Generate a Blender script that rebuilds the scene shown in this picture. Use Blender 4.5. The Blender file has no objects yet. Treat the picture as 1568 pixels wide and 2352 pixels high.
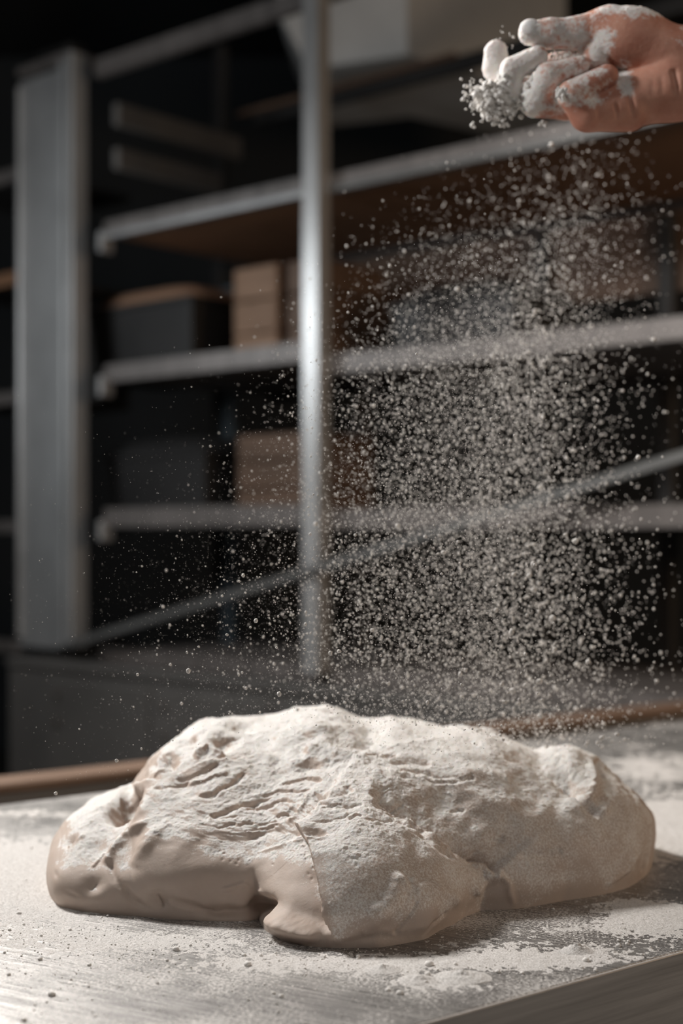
import bpy, math, random
import numpy as np
from mathutils import Vector

rng = np.random.default_rng(7)
random.seed(7)
scene = bpy.context.scene
COL = scene.collection

# ------------------------------------------------------------------ camera
CAM_H = 0.31            # eye height above the table top (table top is z = 0)
FPX = 2352 * 50 / 36    # focal length in pixels of the 1568 x 2352 frame
HZ = 1230               # horizon row
cam_d = bpy.data.cameras.new('camera')
cam = bpy.data.objects.new('camera', cam_d)
COL.objects.link(cam)
cam.location = (0, 0, CAM_H)
cam.rotation_euler = (math.pi / 2, 0, 0)
cam_d.sensor_fit = 'VERTICAL'
cam_d.sensor_height = 36
cam_d.lens = 50
cam_d.shift_y = (HZ - 1176) / 2352
cam_d.clip_start = 0.02
cam_d.dof.use_dof = True
cam_d.dof.focus_distance = 1.10
cam_d.dof.aperture_fstop = 3.5
scene.camera = cam

# ------------------------------------------------------------------ world, work lamp, added fills, exposure
w = bpy.data.worlds.new('world')
scene.world = w
w.use_nodes = True
w.node_tree.nodes['Background'].inputs[0].default_value = (0.72, 0.70, 0.68, 1)
w.node_tree.nodes['Background'].inputs[1].default_value = 0.03
scene.view_settings.view_transform = 'Standard'
scene.view_settings.look = 'None'
scene.view_settings.gamma = 1
scene.view_settings.use_curve_mapping = False
scene.view_settings.exposure = 0.0
scene.cycles.use_denoising = True
scene.cycles.max_bounces = 6
scene.cycles.use_adaptive_sampling = True


def area(name, loc, target, sx, sy, power, color):
    d = bpy.data.lights.new(name, 'AREA')
    d.shape = 'RECTANGLE'
    d.size, d.size_y = sx, sy
    d.energy = power
    d.color = color
    o = bpy.data.objects.new(name, d)
    COL.objects.link(o)
    o.location = loc
    o.rotation_euler = (Vector(target) - Vector(loc)).to_track_quat('-Z', 'Y').to_euler()
    return o


area('work_lamp', (-1.25, 2.25, 1.70), (0.0, 1.25, 0.05), 0.42, 0.36, 76, (1.0, 0.965, 0.93))
area('rack_fill', (-1.42, 3.75, 1.08), (-0.5, 4.4, 0.88), 0.4, 0.4, 7.0, (0.92, 0.97, 1.0))  # added fill beside the rack, brightens its posts at mid height
area('hood_fill', (-2.4, 0.9, 2.2), (0.1, 4.8, 1.4), 1.0, 0.8, 11, (0.95, 0.98, 1.0))  # second, weaker fill added so the hood does not go dark
sd = bpy.data.lights.new('hand_fill', 'SPOT')  # spot added from the left to brighten the hand and its flour
sd.energy, sd.spot_size, sd.spot_blend, sd.shadow_soft_size, sd.color = 66, math.radians(34), 0.8, 0.10, (1.0, 0.985, 0.97)
so = bpy.data.objects.new('hand_fill', sd); COL.objects.link(so)
so.location = (-1.35, 0.95, 1.35)
so.rotation_euler = (Vector((0.16, 1.31, 0.74)) - so.location).to_track_quat('-Z', 'Y').to_euler()
area('front_fill', (1.5, -1.1, 1.9), (0.2, 1.4, 0.1), 1.2, 1.0, 13, (1.0, 0.94, 0.88))  # soft fill added to lift the table apron and dough front
area('warm_fill', (2.3, 1.3, 0.9), (0.9, 3.9, 1.2), 0.7, 0.5, 22, (1.0, 0.70, 0.45))  # added warm fill for the wooden shelf undersides, no oven stands there


# ------------------------------------------------------------------ helpers
def P(px, py, d):
    return Vector(((px - 784) / FPX * d, d, CAM_H - (py - HZ) / FPX * d))


def table_xy(px, py):
    d = CAM_H * FPX / (py - HZ)
    return ((px - 784) / FPX * d, d)


def tag(o, label=None, cat=None, group=None, kind=None):
    if label: o['label'] = label
    if cat: o['category'] = cat
    if group: o['group'] = group
    if kind: o['kind'] = kind
    return o


def link(name, me, mat=None, parent=None):
    o = bpy.data.objects.new(name, me)
    COL.objects.link(o)
    if mat and len(me.materials) == 0: me.materials.append(mat)
    if parent: o.parent = parent
    return o


def empty(name, loc, rz=0.0):
    o = bpy.data.objects.new(name, None)
    COL.objects.link(o)
    o.location = loc
    o.rotation_euler = (0, 0, rz)
    o.empty_display_size = 0.05
    return o


def np_mesh(name, V, F, smooth=True):
    """V (n,3), F (m,k) with k = 3 or 4"""
    V = np.ascontiguousarray(V, dtype=np.float32)
    F = np.ascontiguousarray(F, dtype=np.int32)
    me = bpy.data.meshes.new(name)
    m, k = F.shape
    me.vertices.add(len(V)); me.vertices.foreach_set('co', V.ravel())
    me.loops.add(m * k); me.loops.foreach_set('vertex_index', F.ravel())
    me.polygons.add(m)
    me.polygons.foreach_set('loop_start', np.arange(0, m * k, k, dtype=np.int32))
    me.update(calc_edges=True)
    me.polygons.foreach_set('use_smooth', np.full(m, smooth, dtype=bool))
    me.update()
    return me


def set_attr(me, name, vals):
    a = me.attributes.new(name, 'FLOAT', 'POINT')
    a.data.foreach_set('value', np.ascontiguousarray(vals, dtype=np.float32))


class MB:
    """collects boxes, prisms and tubes, then links them as one mesh object"""
    def __init__(s): s.v = []; s.f = []

    def box(s, x0, x1, y0, y1, z0, z1, bev=0.0):
        if bev <= 0:
            n = len(s.v)
            s.v += [(x, y, z) for z in (z0, z1) for x, y in ((x0, y0), (x1, y0), (x1, y1), (x0, y1))]
            s.f += [tuple(n + i for i in q) for q in ((3, 2, 1, 0), (4, 5, 6, 7), (0, 1, 5, 4), (1, 2, 6, 5), (2, 3, 7, 6), (3, 0, 4, 7))]
        else:
            b = bev
            ring = [(x0 + b, y0), (x1 - b, y0), (x1, y0 + b), (x1, y1 - b), (x1 - b, y1), (x0 + b, y1), (x0, y1 - b), (x0, y0 + b)]
            cx, cy = (x0 + x1) / 2, (y0 + y1) / 2
            def ins(r):
                return [(x + (b * 0.8 if x < cx else -b * 0.8), y + (b * 0.8 if y < cy else -b * 0.8)) for x, y in r]
            levels = [(ins(ring), z0), (ring, z0 + b), (ring, z1 - b), (ins(ring), z1)]
            n = len(s.v)
            for r, z in levels: s.v += [(x, y, z) for x, y in r]
            for L in range(3):
                for i in range(8):
                    j = (i + 1) % 8
                    s.f.append((n + L * 8 + i, n + L * 8 + j, n + L * 8 + 8 + j, n + L * 8 + 8 + i))
            s.f.append(tuple(n + i for i in reversed(range(8))))
            s.f.append(tuple(n + 24 + i for i in range(8)))
        return s

    def prism(s, poly, z0, z1):
        n = len(s.v); k = len(poly)
        s.v += [(x, y, z0) for x, y in poly] + [(x, y, z1) for x, y in poly]
        s.f += [tuple(n + i for i in reversed(range(k))), tuple(n + k + i for i in range(k))]
        s.f += [(n + i, n + (i + 1) % k, n + k + (i + 1) % k, n + k + i) for i in range(k)]
        return s

    def bar(s, a, b, wd, ht):
        """rectangular bar from a to b, wd across (horizontal), ht in height"""
        a = Vector(a); b = Vector(b); d = (b - a).normalized()
        u = d.cross(Vector((0, 0, 1))).normalized() * wd / 2
        vv = u.cross(d).normalized() * ht / 2
        n = len(s.v)
        for p in (a, b):
            s.v += [tuple(p + q) for q in (-u - vv, u - vv, u + vv, -u + vv)]
        s.f += [(n, n + 1, n + 5, n + 4), (n + 1, n + 2, n + 6, n + 5), (n + 2, n + 3, n + 7, n + 6), (n + 3, n, n + 4, n + 7), (n + 3, n + 2, n + 1, n), (n + 4, n + 5, n + 6, n + 7)]
        return s

    def build(s, name, mat, parent=None, smooth=False):
        me = bpy.data.meshes.new(name)
        me.from_pydata(s.v, [], s.f); me.update()
        if smooth: me.polygons.foreach_set('use_smooth', [True] * len(me.polygons))
        return link(name, me, mat, parent)


# numpy value noise -------------------------------------------------
def _hash(ix, iy, iz, seed):
    h = (ix * 374761393 + iy * 668265263 + iz * 2147483647 + seed * 1274126177) & 0xFFFFFFFF
    h = ((h ^ (h >> 13)) * 1274126177) & 0xFFFFFFFF
    h = h ^ (h >> 16)
    return (h & 0xFFFFFF).astype(np.float64) / 0xFFFFFF


def vnoise(p, scale, seed=0):
    q = p * scale + 137.31
    i = np.floor(q).astype(np.int64); f = q - i
    f = f * f * f * (f * (f * 6 - 15) + 10)
    r = 0
    for dx in (0, 1):
        wx = f[:, 0] if dx else 1 - f[:, 0]
        for dy in (0, 1):
            wy = f[:, 1] if dy else 1 - f[:, 1]
            for dz in (0, 1):
                wz = f[:, 2] if dz else 1 - f[:, 2]
                r = r + wx * wy * wz * _hash(i[:, 0] + dx, i[:, 1] + dy, i[:, 2] + dz, seed)
    return r * 2 - 1


def fbm(p, scale, octs=4, seed=0, gain=0.5):
    r = 0; a = 1.0; t = 0
    for k in range(octs):
        r = r + a * vnoise(p, scale * 2.03 ** k, seed + k * 17); t += a; a *= gain
    return r / t


def sstep(a, b, x):
    t = np.clip((x - a) / (b - a), 0, 1)
    return t * t * (3 - 2 * t)


# materials ----------------------------------------------------------
def new_mat(name):
    m = bpy.data.materials.new(name); m.use_nodes = True
    nt = m.node_tree
    return m, nt, nt.nodes['Principled BSDF']


def nd(nt, typ, **kw):
    n = nt.nodes.new(typ)
    for k, v in kw.items():
        if k in n.inputs: n.inputs[k].default_value = v
        else: setattr(n, k, v)
    return n


def ramp(nt, stops):
    n = nt.nodes.new('ShaderNodeValToRGB')
    e = n.color_ramp.elements
    while len(e) < len(stops): e.new(0.5)
    for el, (p, c) in zip(e, stops):
        el.position = p; el.color = c if len(c) == 4 else (*c, 1)
    return n


def metal_mat(name, col, rough=0.4, metallic=0.85, streak=(1, 1, 12), scale=6, var=0.35, bump=0.0):
    m, nt, b = new_mat(name); L = nt.links
    tc = nd(nt, 'ShaderNodeTexCoord'); mp = nd(nt, 'ShaderNodeMapping'); mp.inputs['Scale'].default_value = streak
    L.new(tc.outputs['Object'], mp.inputs[0])
    no = nd(nt, 'ShaderNodeTexNoise', Scale=scale, Detail=6.0, Roughness=0.6)
    L.new(mp.outputs[0], no.inputs['Vector'])
    lo = tuple(c * (1 - var) for c in col); hi = tuple(min(1, c * (1 + var)) for c in col)
    r = ramp(nt, [(0.3, lo), (0.7, hi)])
    L.new(no.outputs[0], r.inputs[0]); L.new(r.outputs[0], b.inputs['Base Color'])
    b.inputs['Metallic'].default_value = metallic
    b.inputs['Roughness'].default_value = rough
    if bump:
        bp = nd(nt, 'ShaderNodeBump', Strength=bump, Distance=0.002)
        L.new(no.outputs[0], bp.inputs['Height']); L.new(bp.outputs[0], b.inputs['Normal'])
    return m


def wood_mat(name, c0, c1, scale=5, rough=0.6):
    m, nt, b = new_mat(name); L = nt.links
    tc = nd(nt, 'ShaderNodeTexCoord'); mp = nd(nt, 'ShaderNodeMapping'); mp.inputs['Scale'].default_value = (1, 9, 9)
    L.new(tc.outputs['Object'], mp.inputs[0])
    no = nd(nt, 'ShaderNodeTexNoise', Scale=scale, Detail=5.0, Distortion=0.6)
    L.new(mp.outputs[0], no.inputs['Vector'])
    r = ramp(nt, [(0.25, c0), (0.75, c1)])
    L.new(no.outputs[0], r.inputs[0]); L.new(r.outputs[0], b.inputs['Base Color'])
    b.inputs['Roughness'].default_value = rough
    return m


def plaster_mat(name, c):
    m, nt, b = new_mat(name); L = nt.links
    no = nd(nt, 'ShaderNodeTexNoise', Scale=2.0, Detail=5.0)
    r = ramp(nt, [(0.3, tuple(x * 0.8 for x in c)), (0.7, tuple(x * 1.2 for x in c))])
    L.new(no.outputs[0], r.inputs[0]); L.new(r.outputs[0], b.inputs['Base Color'])
    b.inputs['Roughness'].default_value = 0.8
    return m


M_post = metal_mat('brushed_post_steel', (0.50, 0.50, 0.50), 0.42, 0.55, (1, 1, 0.6), 5, 0.18)
M_shelf = metal_mat('shelf_steel', (0.165, 0.148, 0.140), 0.5, 0.3, (6, 1, 1), 3, 0.3)
M_cab = metal_mat('cabinet_steel', (0.125, 0.118, 0.112), 0.6, 0.15, (1, 1, 1), 2, 0.25)
M_hood = metal_mat('hood_steel', (0.66, 0.66, 0.65), 0.55, 0.1, (1, 1, 1), 2, 0.15)
M_dark = metal_mat('dark_steel', (0.022, 0.021, 0.021), 0.6, 0.0, (1, 1, 1), 3, 0.3)
M_blue = metal_mat('bluish_steel', (0.16, 0.20, 0.23), 0.5, 0.5, (1, 1, 3), 3, 0.3)
M_wood = wood_mat('brown_shelf_wood', (0.17, 0.085, 0.045), (0.30, 0.165, 0.095))
M_crate = wood_mat('crate_wood', (0.20, 0.115, 0.068), (0.34, 0.205, 0.13), 4)
M_crate2 = wood_mat('dark_crate_wood', (0.09, 0.055, 0.035), (0.16, 0.095, 0.062), 4)
M_trim = wood_mat('bench_wood', (0.13, 0.08, 0.053), (0.21, 0.135, 0.095), 6)
M_copper = wood_mat('copper_brown_lid', (0.34, 0.19, 0.12), (0.50, 0.31, 0.21), 3, 0.45)
M_brace = metal_mat('brace_steel', (0.15, 0.15, 0.147), 0.5, 0.3, (1, 1, 1), 3, 0.2)
M_wall = plaster_mat('dark_wall_paint', (0.040, 0.046, 0.052))
M_floor = plaster_mat('dark_floor_tile', (0.07, 0.065, 0.06))

# flour (loose grains)
M_flour, nt, b = new_mat('wheat_flour')
b.inputs['Base Color'].default_value = (0.83, 0.80, 0.765, 1)
b.inputs['Roughness'].default_value = 0.95
b.inputs['Specular IOR Level'].default_value = 0.1

# flour lying on the table, with grain
M_fl2, nt, b = new_mat('flour_on_table'); L = nt.links
tc = nd(nt, 'ShaderNodeTexCoord')
n1 = nd(nt, 'ShaderNodeTexNoise', Scale=650.0, Detail=3.0, Roughness=0.7)
L.new(tc.outputs['Object'], n1.inputs['Vector'])
r1 = ramp(nt, [(0.35, (0.50, 0.475, 0.45)), (0.62, (0.82, 0.79, 0.76))])
L.new(n1.outputs[0], r1.inputs[0]); L.new(r1.outputs[0], b.inputs['Base Color'])
bp = nd(nt, 'ShaderNodeBump', Strength=0.9, Distance=0.0012)
L.new(n1.outputs[0], bp.inputs['Height']); L.new(bp.outputs[0], b.inputs['Normal'])
b.inputs['Roughness'].default_value = 0.95
b.inputs['Specular IOR Level'].default_value = 0.1

# table steel: brushed scratches plus a thin film of flour grains
M_table, nt, b = new_mat('brushed_table_steel'); L = nt.links
tc = nd(nt, 'ShaderNodeTexCoord')
rot = nd(nt, 'ShaderNodeMapping'); rot.inputs['Rotation'].default_value = (0, 0, math.radians(67))
mp = nd(nt, 'ShaderNodeMapping'); mp.inputs['Scale'].default_value = (5, 190, 6)
L.new(tc.outputs['Object'], rot.inputs[0]); L.new(rot.outputs[0], mp.inputs[0])
sc1 = nd(nt, 'ShaderNodeTexNoise', Scale=3.0, Detail=5.0, Roughness=0.7)
L.new(mp.outputs[0], sc1.inputs['Vector'])
blot = nd(nt, 'ShaderNodeTexNoise', Scale=7.0, Detail=5.0)
L.new(tc.outputs['Object'], blot.inputs['Vector'])
r1 = ramp(nt, [(0.34, (0.16, 0.155, 0.15)), (0.66, (0.66, 0.64, 0.615))])
L.new(sc1.outputs[0], r1.inputs[0])
r2 = ramp(nt, [(0.35, (0.7, 0.7, 0.7)), (0.65, (1, 1, 1))])
L.new(blot.outputs[0], r2.inputs[0])
mul = nd(nt, 'ShaderNodeMixRGB', blend_type='MULTIPLY'); mul.inputs[0].default_value = 1
L.new(r1.outputs[0], mul.inputs[1]); L.new(r2.outputs[0], mul.inputs[2])
gr = nd(nt, 'ShaderNodeTexNoise', Scale=420.0, Detail=2.0, Roughness=0.8)
L.new(tc.outputs['Object'], gr.inputs['Vector'])
patch = nd(nt, 'ShaderNodeTexNoise', Scale=16.0, Detail=4.0)
L.new(tc.outputs['Object'], patch.inputs['Vector'])
ad = nd(nt, 'ShaderNodeMath', operation='MULTIPLY_ADD'); ad.inputs[1].default_value = 0.55
L.new(patch.outputs[0], ad.inputs[0]); L.new(gr.outputs[0], ad.inputs[2])
r3 = ramp(nt, [(0.80, (0, 0, 0)), (0.90, (1, 1, 1))])
L.new(ad.outputs[0], r3.inputs[0])
mx = nd(nt, 'ShaderNodeMixRGB'); mx.inputs[2].default_value = (0.70, 0.67, 0.64, 1)
L.new(r3.outputs[0], mx.inputs[0]); L.new(mul.outputs[0], mx.inputs[1]); L.new(mx.outputs[0], b.inputs['Base Color'])
inv = nd(nt, 'ShaderNodeMath', operation='MULTIPLY_ADD'); inv.inputs[1].default_value = -0.8; inv.inputs[2].default_value = 0.8
L.new(r3.outputs[0], inv.inputs[0]); L.new(inv.outputs[0], b.inputs['Metallic'])
b.inputs['Roughness'].default_value = 0.42
bp = nd(nt, 'ShaderNodeBump', Strength=0.6, Distance=0.0008)
L.new(sc1.outputs[0], bp.inputs['Height']); L.new(bp.outputs[0], b.inputs['Normal'])

M_apron = metal_mat('table_edge_steel', (0.56, 0.54, 0.52), 0.5, 0.3, (2, 60, 60), 3, 0.22, 0.15)


# skin-like materials: attribute "flour" mixes skin / dough with flour
def floury(name, c_lo, c_hi, c_fl, sss, sub_rad, nscale, thr_w, bump, gscale, rough=0.6, spec=0.3):
    m, nt, b = new_mat(name); L = nt.links
    tc = nd(nt, 'ShaderNodeTexCoord')
    at = nd(nt, 'ShaderNodeAttribute', attribute_name='flour')
    big = nd(nt, 'ShaderNodeTexNoise', Scale=nscale, Detail=5.0, Roughness=0.6)
    fine = nd(nt, 'ShaderNodeTexNoise', Scale=gscale, Detail=4.0, Roughness=0.75)
    for n in (big, fine): L.new(tc.outputs['Object'], n.inputs['Vector'])
    base = ramp(nt, [(0.3, c_lo), (0.7, c_hi)])
    L.new(big.outputs[0], base.inputs[0])
    # flour amount = attribute + (fine - .5) * thr_w
    s1 = nd(nt, 'ShaderNodeMath', operation='MULTIPLY_ADD'); s1.inputs[1].default_value = thr_w
    L.new(fine.outputs[0], s1.inputs[0]); L.new(at.outputs['Fac'], s1.inputs[2])
    s2 = nd(nt, 'ShaderNodeMapRange'); s2.inputs['From Min'].default_value = 0.34 + thr_w / 2; s2.inputs['From Max'].default_value = 0.66 + thr_w / 2
    L.new(s1.outputs[0], s2.inputs['Value'])
    mx = nd(nt, 'ShaderNodeMixRGB'); mx.inputs[2].default_value = (*c_fl, 1)
    L.new(s2.outputs[0], mx.inputs[0]); L.new(base.outputs[0], mx.inputs[1]); L.new(mx.outputs[0], b.inputs['Base Color'])
    b.inputs['Subsurface Weight'].default_value = sss
    b.inputs['Subsurface Radius'].default_value = sub_rad
    b.inputs['Subsurface Scale'].default_value = 0.006
    rr = nd(nt, 'ShaderNodeMapRange'); rr.inputs['To Min'].default_value = rough; rr.inputs['To Max'].default_value = 0.95
    L.new(s2.outputs[0], rr.inputs['Value']); L.new(rr.outputs[0], b.inputs['Roughness'])
    b.inputs['Specular IOR Level'].default_value = spec
    # bump stronger where floury
    bs = nd(nt, 'ShaderNodeMapRange'); bs.inputs['To Min'].default_value = bump * 0.25; bs.inputs['To Max'].default_value = bump
    L.new(s2.outputs[0], bs.inputs['Value'])
    bp = nd(nt, 'ShaderNodeBump', Distance=0.001)
    L.new(bs.outputs[0], bp.inputs['Strength']); L.new(fine.outputs[0], bp.inputs['Height']); L.new(bp.outputs[0], b.inputs['Normal'])
    return m


M_dough = floury('floured_dough', (0.46, 0.37, 0.312), (0.56, 0.46, 0.395), (0.82, 0.79, 0.755), 0.10, (1.0, 0.5, 0.3), 18, 1.35, 0.9, 560)
M_skin = floury('floury_skin', (0.46, 0.185, 0.125), (0.66, 0.35, 0.255), (0.80, 0.755, 0.72), 0.3, (1.0, 0.35, 0.2), 30, 1.1, 1.0, 240)
M_nail = floury('floury_nail', (0.62, 0.47, 0.42), (0.70, 0.55, 0.50), (0.85, 0.82, 0.80), 0.1, (1.0, 0.35, 0.2), 30, 0.5, 0.3, 300, 0.35)

# ------------------------------------------------------------------ the room
def struct(name, mb, mat):
    return tag(mb.build(name, mat), kind='structure')

struct('floor', MB().box(-3.2, 3.6, -1.6, 8.0, -0.98, -0.90), M_floor)
struct('wall_back', MB().box(-3.2, 3.6, 8.0, 8.12, -0.90, 3.0), M_wall)
struct('wall_left', MB().box(-3.32, -3.2, -1.6, 8.12, -0.90, 3.0), M_wall)
struct('wall_right', MB().box(3.6, 3.72, -1.6, 8.12, -0.90, 3.0), M_wall)
struct('ceiling', MB().box(-3.32, 3.72, -1.6, 8.12, 3.0, 3.1), M_wall)

# ------------------------------------------------------------------ the steel work table
TO = Vector((0.049, 0.903, 0)); TA = math.atan2(0.613, 0.79)    # front edge passes TO with direction (.79,.613)
Tt = Vector((math.cos(TA), math.sin(TA), 0)); Tn = Vector((-math.sin(TA), math.cos(TA), 0))
table = tag(empty('worktable', (TO.x, TO.y, -0.90), TA), 'brushed stainless steel baker\'s work table dusted with flour under the dough', 'table')
TZ = 0.90
mb = MB().box(-0.95, 1.62, 0.0, 0.85, TZ - 0.004, TZ, 0.0015)
mb.build('tabletop', M_table, table)
MB().box(-0.95, 1.62, -0.0022, 0.0006, TZ - 0.13, TZ - 0.0002, 0.0008).build('front_apron', M_apron, table)
MB().box(-0.95, 1.62, 0.846, 0.85, TZ - 0.06, TZ - 0.004).build('rear_apron', M_apron, table)
MB().box(-0.95, -0.946, 0.0022, 0.846, TZ - 0.06, TZ - 0.004).build('side_apron', M_apron, table)
MB().box(1.616, 1.62, 0.0022, 0.846, TZ - 0.06, TZ - 0.004).build('side_apron', M_apron, table)
for sx in (-0.90, 1.57):
    for sy in (0.06, 0.79):
        MB().box(sx - 0.02, sx + 0.02, sy - 0.02, sy + 0.02, 0, TZ - 0.004, 0.004).build('leg', M_apron, table)
MB().box(-0.92, 1.59, 0.04, 0.81, 0.22, 0.245, 0.003).build('lower_shelf', M_apron, table)

# ------------------------------------------------------------------ low bench behind the table
bench = tag(empty('side_bench', (TO.x, TO.y, -0.90), TA), 'low dark grey steel bench with brown wooden top rail right behind the work table', 'bench')
bz = TZ - 0.023
MB().box(-0.55, 1.75, 1.095, 1.165, bz - 0.013, bz, 0.003).build('wooden_rail', M_trim, bench)
MB().box(-0.55, 1.75, 1.102, 1.16, 0.08, bz - 0.013, 0.002).build('front_panel', M_cab, bench)
for s in (-0.50, 1.70):
    MB().box(s - 0.02, s + 0.02, 1.11, 1.155, 0, 0.08).build('foot', M_dark, bench)

# ------------------------------------------------------------------ the big storage rack
KD = 4.6
def inv_d(px): return (0.25 + 0.083 * (px - 240) / 1060) * 4.0 / KD
def face(px, py=HZ):
    d = 1 / inv_d(px); return P(px, py, d)
O = face(240); E = face(1300)
RU = Vector((E.x - O.x, E.y - O.y, 0)).normalized(); RA = math.atan2(RU.y, RU.x); RV = Vector((-RU.y, RU.x, 0))
def sof(px): p = face(px); return (p.x - O.x) * RU.x + (p.y - O.y) * RU.y
rack = tag(empty('storage_rack', (O.x, O.y, -0.90), RA), 'tall steel bakery rack with wide left column and brown wooden shelves behind the table', 'rack')
R0 = 0.90
def zr(z): return z + R0
S_END = sof(1568) + 0.16
RD = 0.78

# wide left column: two joined faces plus channel strips
sL, sR = sof(45), sof(163)
zt = 1.30 + 0.59
sc_ = sof(136)
MB().prism([(sL, 0.0), (sc_, 0.0), (sc_, 0.08), (sL, 0.08)], 0.83, zr(zt) - 0.02).build('column', M_post, rack)
MB().box(sc_ + 0.004, sc_ + 0.034, -0.012, 0.07, 0.84, zr(zt), 0.004).build('column_strip', M_post, rack)
MB().box(sR - 0.006, sR + 0.026, -0.018, 0.05, 0.84, zr(zt) + 0.02, 0.004).build('column_strip', M_post, rack)
MB().box(sL, sL + 0.018, -0.014, 0.0, 0.86, zr(zt) - 0.04, 0.003).build('column_strip', M_post, rack)
MB().box(sc_ + 0.034, sR - 0.006, 0.005, 0.06, 0.84, zr(zt) - 0.02).build('column_groove', M_dark, rack)
MB().box(sL - 0.005, sR + 0.005, -0.012, 0.12, zr(zt), zr(zt) + 0.03, 0.006).build('column_cap', M_shelf, rack)
MB().box(sL + 0.05, sR - 0.03, 0.02, 0.10, zr(zt) + 0.03, zr(zt) + 0.075, 0.012).build('cap_bracket', M_dark, rack)

def post(s, v0, wx, wy, name='post', mat=None, z0=0.0, z1=None):
    MB().box(s - wx / 2, s + wx / 2, v0, v0 + wy, z0, z1 if z1 else zr(2.15), 0.004).build(name, mat or M_post, rack)
sm = sof(745)
MB().prism([(sm - 0.033, -0.055), (sm + 0.024, -0.055), (sm + 0.024, -0.005), (sm + 0.018, -0.005), (sm + 0.018, -0.040), (sm + 0.012, -0.040), (sm + 0.012, -0.005), (sm - 0.033, -0.005)], 0.83, zr(2.15)).build('post', M_post, rack)
post(S_END + 0.03, 0.0, 0.06, 0.06)
def back_s(px, v):
    """s of the point at image column px lying v metres behind the face"""
    t = (px - 784) / FPX
    # point O + s RU + v RV ; x = t*y
    ax, ay = O.x + v * RV.x, O.y + v * RV.y
    return (t * ay - ax) / (RU.x - t * RU.y)
for px, mt in ((520, M_blue), (820, M_shelf), (1240, M_dark), (1527, M_dark)):
    post(back_s(px, RD - 0.03), RD - 0.03, 0.05, 0.04, 'rear_post', mt, 0.80, zr(1.24))
post(-0.26, RD - 0.03, 0.05, 0.04, 'rear_post', M_dark)

def shelf(z, s0, s1, wood=True, lip=0.035, mat=None, clip=True, depth=RD):
    sh = MB().box(s0, s1, 0.03, depth, zr(z) + 0.012, zr(z) + 0.03).build('shelf', M_wood if wood else M_shelf, rack)
    m2 = MB()
    m2.prism([(0, 0)] * 0 or [(s0, 0.0), (s1, 0.0), (s1, 0.03), (s0, 0.03)], zr(z), zr(z) + lip)
    m2.build('shelf_edge', mat or M_shelf, sh)
    if wood:
        MB().bar((s0, -0.006, zr(z) + 0.005), (s1, -0.006, zr(z) + 0.005), 0.014, 0.016).build('shelf_bead', M_post if clip else M_brace, sh)
    MB().box(s0, s1, depth - 0.02, depth, zr(z) - 0.01, zr(z) + 0.03).build('rear_edge', M_dark, sh)
    if clip:
        MB().box(s0 - 0.010, s0 + 0.010, -0.022, 0.03, zr(z) - 0.045, zr(z) + 0.02, 0.003).build('shelf_clip', M_post, sh)
    return sh
Z2, Z3, Z4, Z5 = 1.270, 0.805, 0.348, -0.07
ZT = 1.835
shelf(Z2, 0.0, sm - 0.02, True, 0.055)
shelf(Z2 - 0.005, sm + 0.02, S_END, True, 0.05, clip=False)
shelf(Z3, 0.0, sm - 0.02, False, 0.055)
shelf(Z3 - 0.045, sm + 0.02, S_END, False, 0.052, clip=False)
shelf(Z4 - 0.01, 0.0, sm - 0.02, False, 0.06)
shelf(Z4 - 0.02, sm + 0.02, S_END, False, 0.055, clip=False)
shelf(Z5 - 0.03, -0.02, sm - 0.02, False, 0.045, clip=False)
shelf(Z5 - 0.03, sm + 0.02, S_END, False, 0.045, clip=False)
# top frame beam
MB().bar((-0.06, 0.02, zr(ZT)), (S_END, 0.02, zr(ZT)), 0.03, 0.055).build('top_beam', M_shelf, rack)
MB().bar((-0.06, RD - 0.02, zr(ZT)), (S_END, RD - 0.02, zr(ZT)), 0.03, 0.05).build('top_beam', M_dark, rack)
# left run of shelves, beyond the column
for z, mt in ((Z3 - 0.03, M_shelf), (Z4 - 0.02, M_shelf), (Z5 - 0.02, M_shelf), (Z2 - 0.08, M_wood), (1.55, M_shelf)):
    sh = MB().box(-0.95, sL - 0.01, 0.03, 0.5, zr(z), zr(z) + 0.02).build('shelf', M_dark, rack)
    MB().box(-0.95, sL - 0.01, 0.0, 0.03, zr(z) - 0.01, zr(z) + 0.035, 0.004).build('shelf_edge', mt, sh)
post(-0.93, 0.03, 0.05, 0.05, 'rear_post', M_dark)
MB().box(-0.95, sL - 0.02, 0.50, 0.51, zr(Z3), zr(Z2 - 0.1)).build('side_panel', M_cab, rack)
# long diagonal brace
a = P(190, 1478, 1 / inv_d(200)); bb = P(1640, 1043, 1 / inv_d(1600))
def to_rack(p): q = p - Vector((O.x, O.y, -0.90)); return (q.dot(RU), q.dot(RV), q.z)
a = to_rack(a); bb = to_rack(bb)
MB().bar((a[0], -0.062, a[2]), (bb[0], -0.075, bb[2]), 0.012, 0.022).build('diagonal_brace', M_brace, rack)
# wooden back board below the second shelf on the right
MB().box(back_s(800, RD), S_END, RD, RD + 0.02, zr(1.02), zr(Z2)).build('back_board', M_crate2, rack)
# two runners along the depth, left bay
for z, v1, hh in ((1.64, 0.60, 0.075), (1.50, 0.50, 0.07)):
    MB().box(0.0, 0.03, 0.03, v1, zr(z), zr(z) + hh, 0.006).build('side_runner', M_cab, rack)
MB().box(0.0, sm, 0.60, 0.62, zr(1.80), zr(1.815)).build('cross_rail', M_crate2, rack)
MB().box(0.10, sm, RD - 0.01, RD + 0.01, zr(0.40), zr(0.425)).build('cross_rail', M_cab, rack)

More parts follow.
